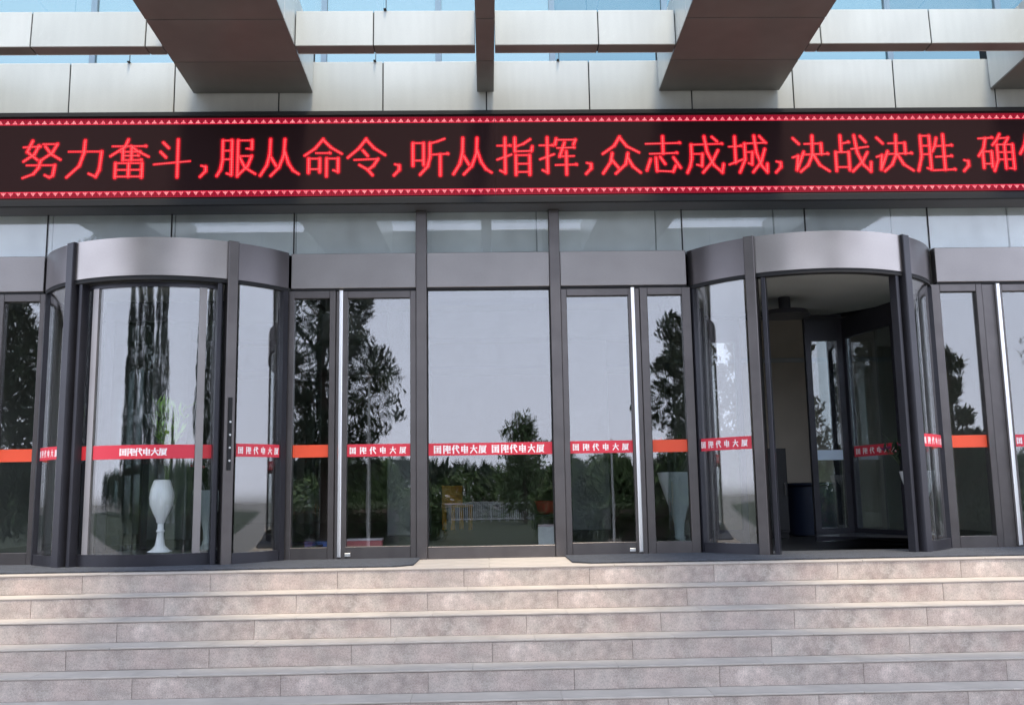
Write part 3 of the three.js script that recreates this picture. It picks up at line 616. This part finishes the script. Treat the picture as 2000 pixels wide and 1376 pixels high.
carton('low red and white box on the lobby floor behind the left glass door', [-1.23, 0, -1.0], 0.34, 0.15, 0.22, std(C(0.75, 0.20, 0.21), { roughness: 0.5 }), std(C(0.85, 0.74, 0.76), { roughness: 0.5 }), 0.05);
carton('white box behind the lower right corner of the middle window', [0.64, 0, -1.25], 0.26, 0.25, 0.22, M.white, std(C(0.70, 0.55, 0.56), { roughness: 0.5 }), -0.1);
{
  const t = thing('moulded_chair', 'small orange moulded chair far inside the lobby behind the middle window', 'chair', [-0.52, 0, -7.4], 0.5), m = std(C(0.95, 0.45, 0.04), { roughness: 0.5 });
  mesh('seat', box(-0.2, 0.2, 0.36, 0.41, -0.2, 0.2, 0.02), m, t); mesh('backrest', box(-0.19, 0.19, 0.41, 0.72, -0.2, -0.16, 0.015), m, t);
  for (const [x, z] of [[-1, -1], [1, -1], [-1, 1], [1, 1]]) mesh('leg', box(x * 0.16 - 0.03, x * 0.16 + 0.03, 0, 0.36, z * 0.16 - 0.03, z * 0.16 + 0.03, 0.008), m, t);
}
{
  const t = thing('tub', 'round red plastic tub with rim far inside the lobby behind the middle window', 'tub', [0.98, 0.24, -6.9]), m = std(C(0.85, 0.07, 0.06), { roughness: 0.4 });
  mesh('bowl', lathe([[0, 0.01], [0.16, 0], [0.2, 0.06], [0.235, 0.2], [0.225, 0.2], [0.185, 0.06], [0, 0.03]]), m, t); mesh('rim', new THREE.TorusGeometry(0.235, 0.012, 8, 36).rotateX(Math.PI / 2).translate(0, 0.2, 0), m, t);
  const s = thing('side_table', 'low dark table carrying the red tub inside the lobby', 'table', [0.98, 0, -6.9]), dm = std(C(0.05, 0.05, 0.05));
  mesh('top', box(-0.3, 0.3, 0.2, 0.238, -0.3, 0.3, 0.005), dm, s); for (const [x, z] of [[-1, -1], [1, -1], [-1, 1], [1, 1]]) mesh('leg', box(x * 0.26 - 0.02, x * 0.26 + 0.02, 0, 0.2, z * 0.26 - 0.02, z * 0.26 + 0.02, 0.004), dm, s);
}
{
  const dm = std(C(0.018, 0.018, 0.02), { roughness: 0.5 }), t = thing('cabinet', 'narrow tall dark cabinet seen through the open revolving door', 'cabinet', [3.42, 0, -2.9]);
  mesh('body', box(-0.13, 0.13, 0.06, 1.05, -0.25, 0.22, 0.006), dm, t); mesh('door_panel', box(-0.12, 0.12, 0.09, 1.03, 0.221, 0.238, 0.004), dm, t); mesh('plinth', box(-0.12, 0.12, 0, 0.06, -0.24, 0.2), M.dark, t); mesh('handle', box(0.08, 0.092, 0.5, 0.64, 0.239, 0.258, 0.003), M.frame, t);
  const k = thing('desk', 'low dark blue desk beside the cabinet inside the open revolving door', 'desk', [3.95, 0, -3.1]), bm = std(C(0.012, 0.02, 0.045), { roughness: 0.5 });
  mesh('top', lathe([[0, 0.60], [0.34, 0.60], [0.35, 0.62], [0.34, 0.64], [0, 0.64]], 32), bm, k); mesh('base', lathe([[0.22, 0], [0.3, 0.02], [0.3, 0.6]], 32), bm, k);
}

// ================================================================ WORLD IN FRONT OF THE ENTRANCE (seen only mirrored in the glass)
function foliage(n, size, place) {
  const clump = [];
  for (let i = 0; i < 6; i++) { const g = leafBlade(size * rr(0.7, 1.1), size * rr(0.22, 0.34)); g.rotateX(rr(-1.4, 1.4)); g.rotateY(rnd() * 6.283); g.rotateZ(rr(-1, 1)); g.translate(rr(-0.5, 0.5) * size, rr(-0.5, 0.5) * size, rr(-0.5, 0.5) * size); clump.push(g); }
  return [merge(clump), n, place];
}
function tree(label, kind, [x, z], h, w, crown0, n, size, m, group) {
  const t = thing(kind, label, 'tree', [x, -1.05, z], 0, group);
  const limbs = [tube([[0, 0, 0], [rr(-0.1, 0.1), h * 0.3, rr(-0.1, 0.1)], [rr(-0.15, 0.15), h * 0.62, 0], [rr(-0.1, 0.1), h * 0.93, 0]], 0.055 + h * 0.008, 8, 14)], blobs = [];
  const nb = 20;
  for (let i = 0; i < nb; i++) {
    const f = i / (nb - 1), y = h * (crown0 + (0.97 - crown0) * f), a = i * 2.4, prof = Math.sqrt(Math.max(0.03, 1 - Math.pow(1.75 * f - 0.72, 2))), r = w * 0.42 * prof * rr(0.35, 1);
    const p = [Math.cos(a) * r, y, Math.sin(a) * r];
    limbs.push(tube([[0, y - h * 0.12, 0], [p[0] * 0.5, y - h * 0.04, p[2] * 0.5], p], 0.028, 5, 6)); blobs.push([...p, w * rr(0.15, 0.27) * (1.1 - 0.35 * f)]);
  }
  mesh('trunk', merge(limbs), M.bark, t);
  const [g, cnt] = foliage(n, size), inst = new THREE.InstancedMesh(g, m, cnt), mt = new THREE.Matrix4(), q = new THREE.Quaternion(), e = new THREE.Euler(), col = new THREE.Color();
  for (let i = 0; i < cnt; i++) {
    const b = blobs[Math.floor(rnd() * nb)], u = rnd() * 2 - 1, a = rnd() * 6.283, rad = b[3] * Math.cbrt(rr(0.15, 1)), s = Math.sqrt(1 - u * u);
    q.setFromEuler(e.set(rr(-0.5, 0.5), rnd() * 6.283, rr(-0.5, 0.5)));
    mt.compose(new THREE.Vector3(b[0] + Math.cos(a) * s * rad, b[1] + u * rad, b[2] + Math.sin(a) * s * rad), q, new THREE.Vector3(1, 1, 1).multiplyScalar(rr(0.7, 1.25)));
    inst.setMatrixAt(i, mt); const k = rr(0.6, 1.35); inst.setColorAt(i, col.setRGB(k, k, k * 0.95));
  }
  inst.name = 'crown'; inst.userData.kind = 'stuff'; inst.castShadow = inst.receiveShadow = true; t.add(inst);
}
tree('tall dark leafy tree mirrored left of the middle window', 'broadleaf_tree', [-4.3, 16], 8.5, 3.9, 0.28, 3000, 0.19, M.leafDark);
tree('dark leafy tree mirrored in the far left sidelight', 'broadleaf_tree', [-11.6, 14], 6.6, 3.6, 0.22, 2500, 0.19, M.leafDark);
tree('dark leafy tree mirrored in the sidelight before the open revolving door', 'broadleaf_tree', [5.7, 16], 6.4, 3.6, 0.22, 2500, 0.19, M.leafDark);
tree('small dense green tree mirrored in the middle window', 'broadleaf_tree', [2.5, 52], 6.4, 3.6, 0.15, 900, 0.3, M.leafMid);
tree('broad dark tree standing beyond the left hedge', 'broadleaf_tree', [-16.5, 24], 8, 5, 0.2, 1000, 0.26, M.leafDark);
tree('broad dark tree standing beyond the right hedge', 'broadleaf_tree', [21.5, 24], 8.5, 5.2, 0.2, 1000, 0.26, M.leafDark);
tree('narrow dark tree standing left of the left flagpole', 'broadleaf_tree', [-8.2, 22], 7.2, 2.4, 0.2, 900, 0.22, M.leafDark);
tree('dark tree mirrored as the left dark streak in the curved display case glass', 'broadleaf_tree', [-9.6, 15], 8.2, 3.2, 0.2, 1600, 0.22, M.leafDark);
tree('dark tree mirrored as the right dark streak in the curved display case glass', 'broadleaf_tree', [-7.0, 13.5], 7.6, 2.8, 0.2, 1600, 0.22, M.leafDark);
tree('dark tree mirrored in the curved wing left of the open doorway', 'broadleaf_tree', [8.0, 15.5], 7.4, 3.0, 0.2, 1600, 0.22, M.leafDark);
tree('slim dark cypress mirrored right of the open revolving door', 'cypress_tree', [10.55, 13], 4.7, 1.0, 0.02, 1500, 0.16, M.leafDark);
tree('round dark bush beside the cypress mirrored at far right', 'bush', [11.1, 13.2], 2.7, 2.1, 0.04, 1300, 0.18, M.leafDark);
// a row of shrubs beyond the lawn, and the far wood
for (let i = 0; i < 14; i++) tree('rounded green shrub in the row beyond the lawn', 'shrub', [-34 + i * 5.3 + rr(-1, 1), rr(60, 66)], rr(3.0, 4.6), rr(4.5, 6), 0.04, 520, 0.4, M.leafGarden, 'shrubs beyond the lawn');
{
  const n = 4200, [g] = foliage(0, 1.1), inst = new THREE.InstancedMesh(g, M.leafDark, n), mt = new THREE.Matrix4(), q = new THREE.Quaternion(), e = new THREE.Euler();
  for (let i = 0; i < n; i++) { const x = rr(-110, 110), top = 4.0 + 1.1 * imp.noise(x * 0.11, 3.1, 0) + 0.8 * imp.noise(x * 0.4, 7.7, 0); q.setFromEuler(e.set(rr(-1, 1), rnd() * 6.28, rr(-1, 1))); mt.compose(new THREE.Vector3(x, -1.05 + top * Math.sqrt(rnd()), rr(78, 84)), q, new THREE.Vector3(1, 1, 1).multiplyScalar(rr(0.7, 1.4))); inst.setMatrixAt(i, mt); }
  inst.name = 'far_wood'; inst.userData = { kind: 'stuff', label: 'dark line of far trees beyond the lawn', category: 'trees' }; scene.add(inst);
}
for (const [x, z, h, w, lab] of [[2.9, 26, 2.7, 2.2, 'loose green bush mirrored low in the door right of the middle window'], [4.7, 27, 2.9, 2.4, 'full green bush mirrored behind the slim white pole'], [-5.5, 27, 3.0, 2.6, 'full green bush mirrored low in the sidelight left of the doors'], [-2.4, 29, 2.0, 2.0, 'low green bush mirrored at the foot of the left glass door'], [7.2, 28, 2.6, 2.4, 'green bush mirrored below the open doorway sidelight']]) tree(lab, 'bush', [x, z], h, w, 0.05, 1500, 0.2, M.leafGarden);
// near hedge blocks that darken the foot of the doors
for (const [x, lab] of [[-7.5, 'clipped hedge left of the path'], [8.2, 'clipped hedge right of the path']]) {
  const t = thing('hedge', lab, 'hedge', [x, -1.05, 24]);
  mesh('stems', box(-4.3, 4.3, 0, 1.1, -0.7, 0.7, 0.1), M.bark, t);
  const [g] = foliage(0, 0.16), inst = new THREE.InstancedMesh(g, M.leafMid, 1800), mt = new THREE.Matrix4();
  for (let i = 0; i < 1800; i++) { const top = rnd() < 0.4; mt.makeRotationY(rnd() * 6.28).setPosition(rr(-4.5, 4.5), top ? 1.15 : rr(0, 1.2), top ? rr(-0.8, 0.8) : (rnd() < 0.5 ? -0.8 : 0.8)); inst.setMatrixAt(i, mt); }
  inst.name = 'foliage'; inst.userData.kind = 'stuff'; t.add(inst);
}
// white railings far beyond the lawn
for (const [x0, n, lab] of [[-3.4, 12, 'white metal railing mirrored at the left of the middle window'], [4.4, 8, 'white metal railing mirrored at the right of the middle window']]) {
  const t = thing('railing', lab, 'railing', [x0, -1.05, 57]), rm = std(C(0.62, 0.63, 0.62), { roughness: 0.6 });
  mesh('top_rail', box(0, n * 0.55, 1.2, 1.28, -0.03, 0.03, 0.01), rm, t); mesh('bottom_rail', box(0, n * 0.55, 0.18, 0.24, -0.03, 0.03, 0.01), rm, t);
  for (let i = 0; i <= n; i++) mesh('post', box(i * 0.55 - 0.04, i * 0.55 + 0.04, 0, 1.19, -0.025, 0.025, 0.01), rm, t);
  for (let i = 0; i < n * 4; i++) if (i % 4) mesh('baluster', box(i * 0.1375 - 0.02, i * 0.1375 + 0.02, 0.241, 1.199, -0.015, 0.015), rm, t);
}
// slim poles
for (const [x, z, h, lab] of [[-2.62, 12, 4.0, 'short slim white pole mirrored in the left glass door'], [3.73, 20.5, 3.1, 'slim white pole mirrored in the right glass door']]) {
  const t = thing('flagpole', lab, 'flagpole', [x, -1.05, z]);
  mesh('pole', new THREE.CylinderGeometry(0.022, 0.035, h, 12).translate(0, h / 2 + 0.1, 0), M.white, t); mesh('base', new THREE.CylinderGeometry(0.2, 0.24, 0.25, 16).translate(0, 0.125, 0), M.tread, t); mesh('finial', new THREE.SphereGeometry(0.05, 12, 8).translate(0, h + 0.12, 0), M.steel, t);
}

renderer.render(scene, camera);
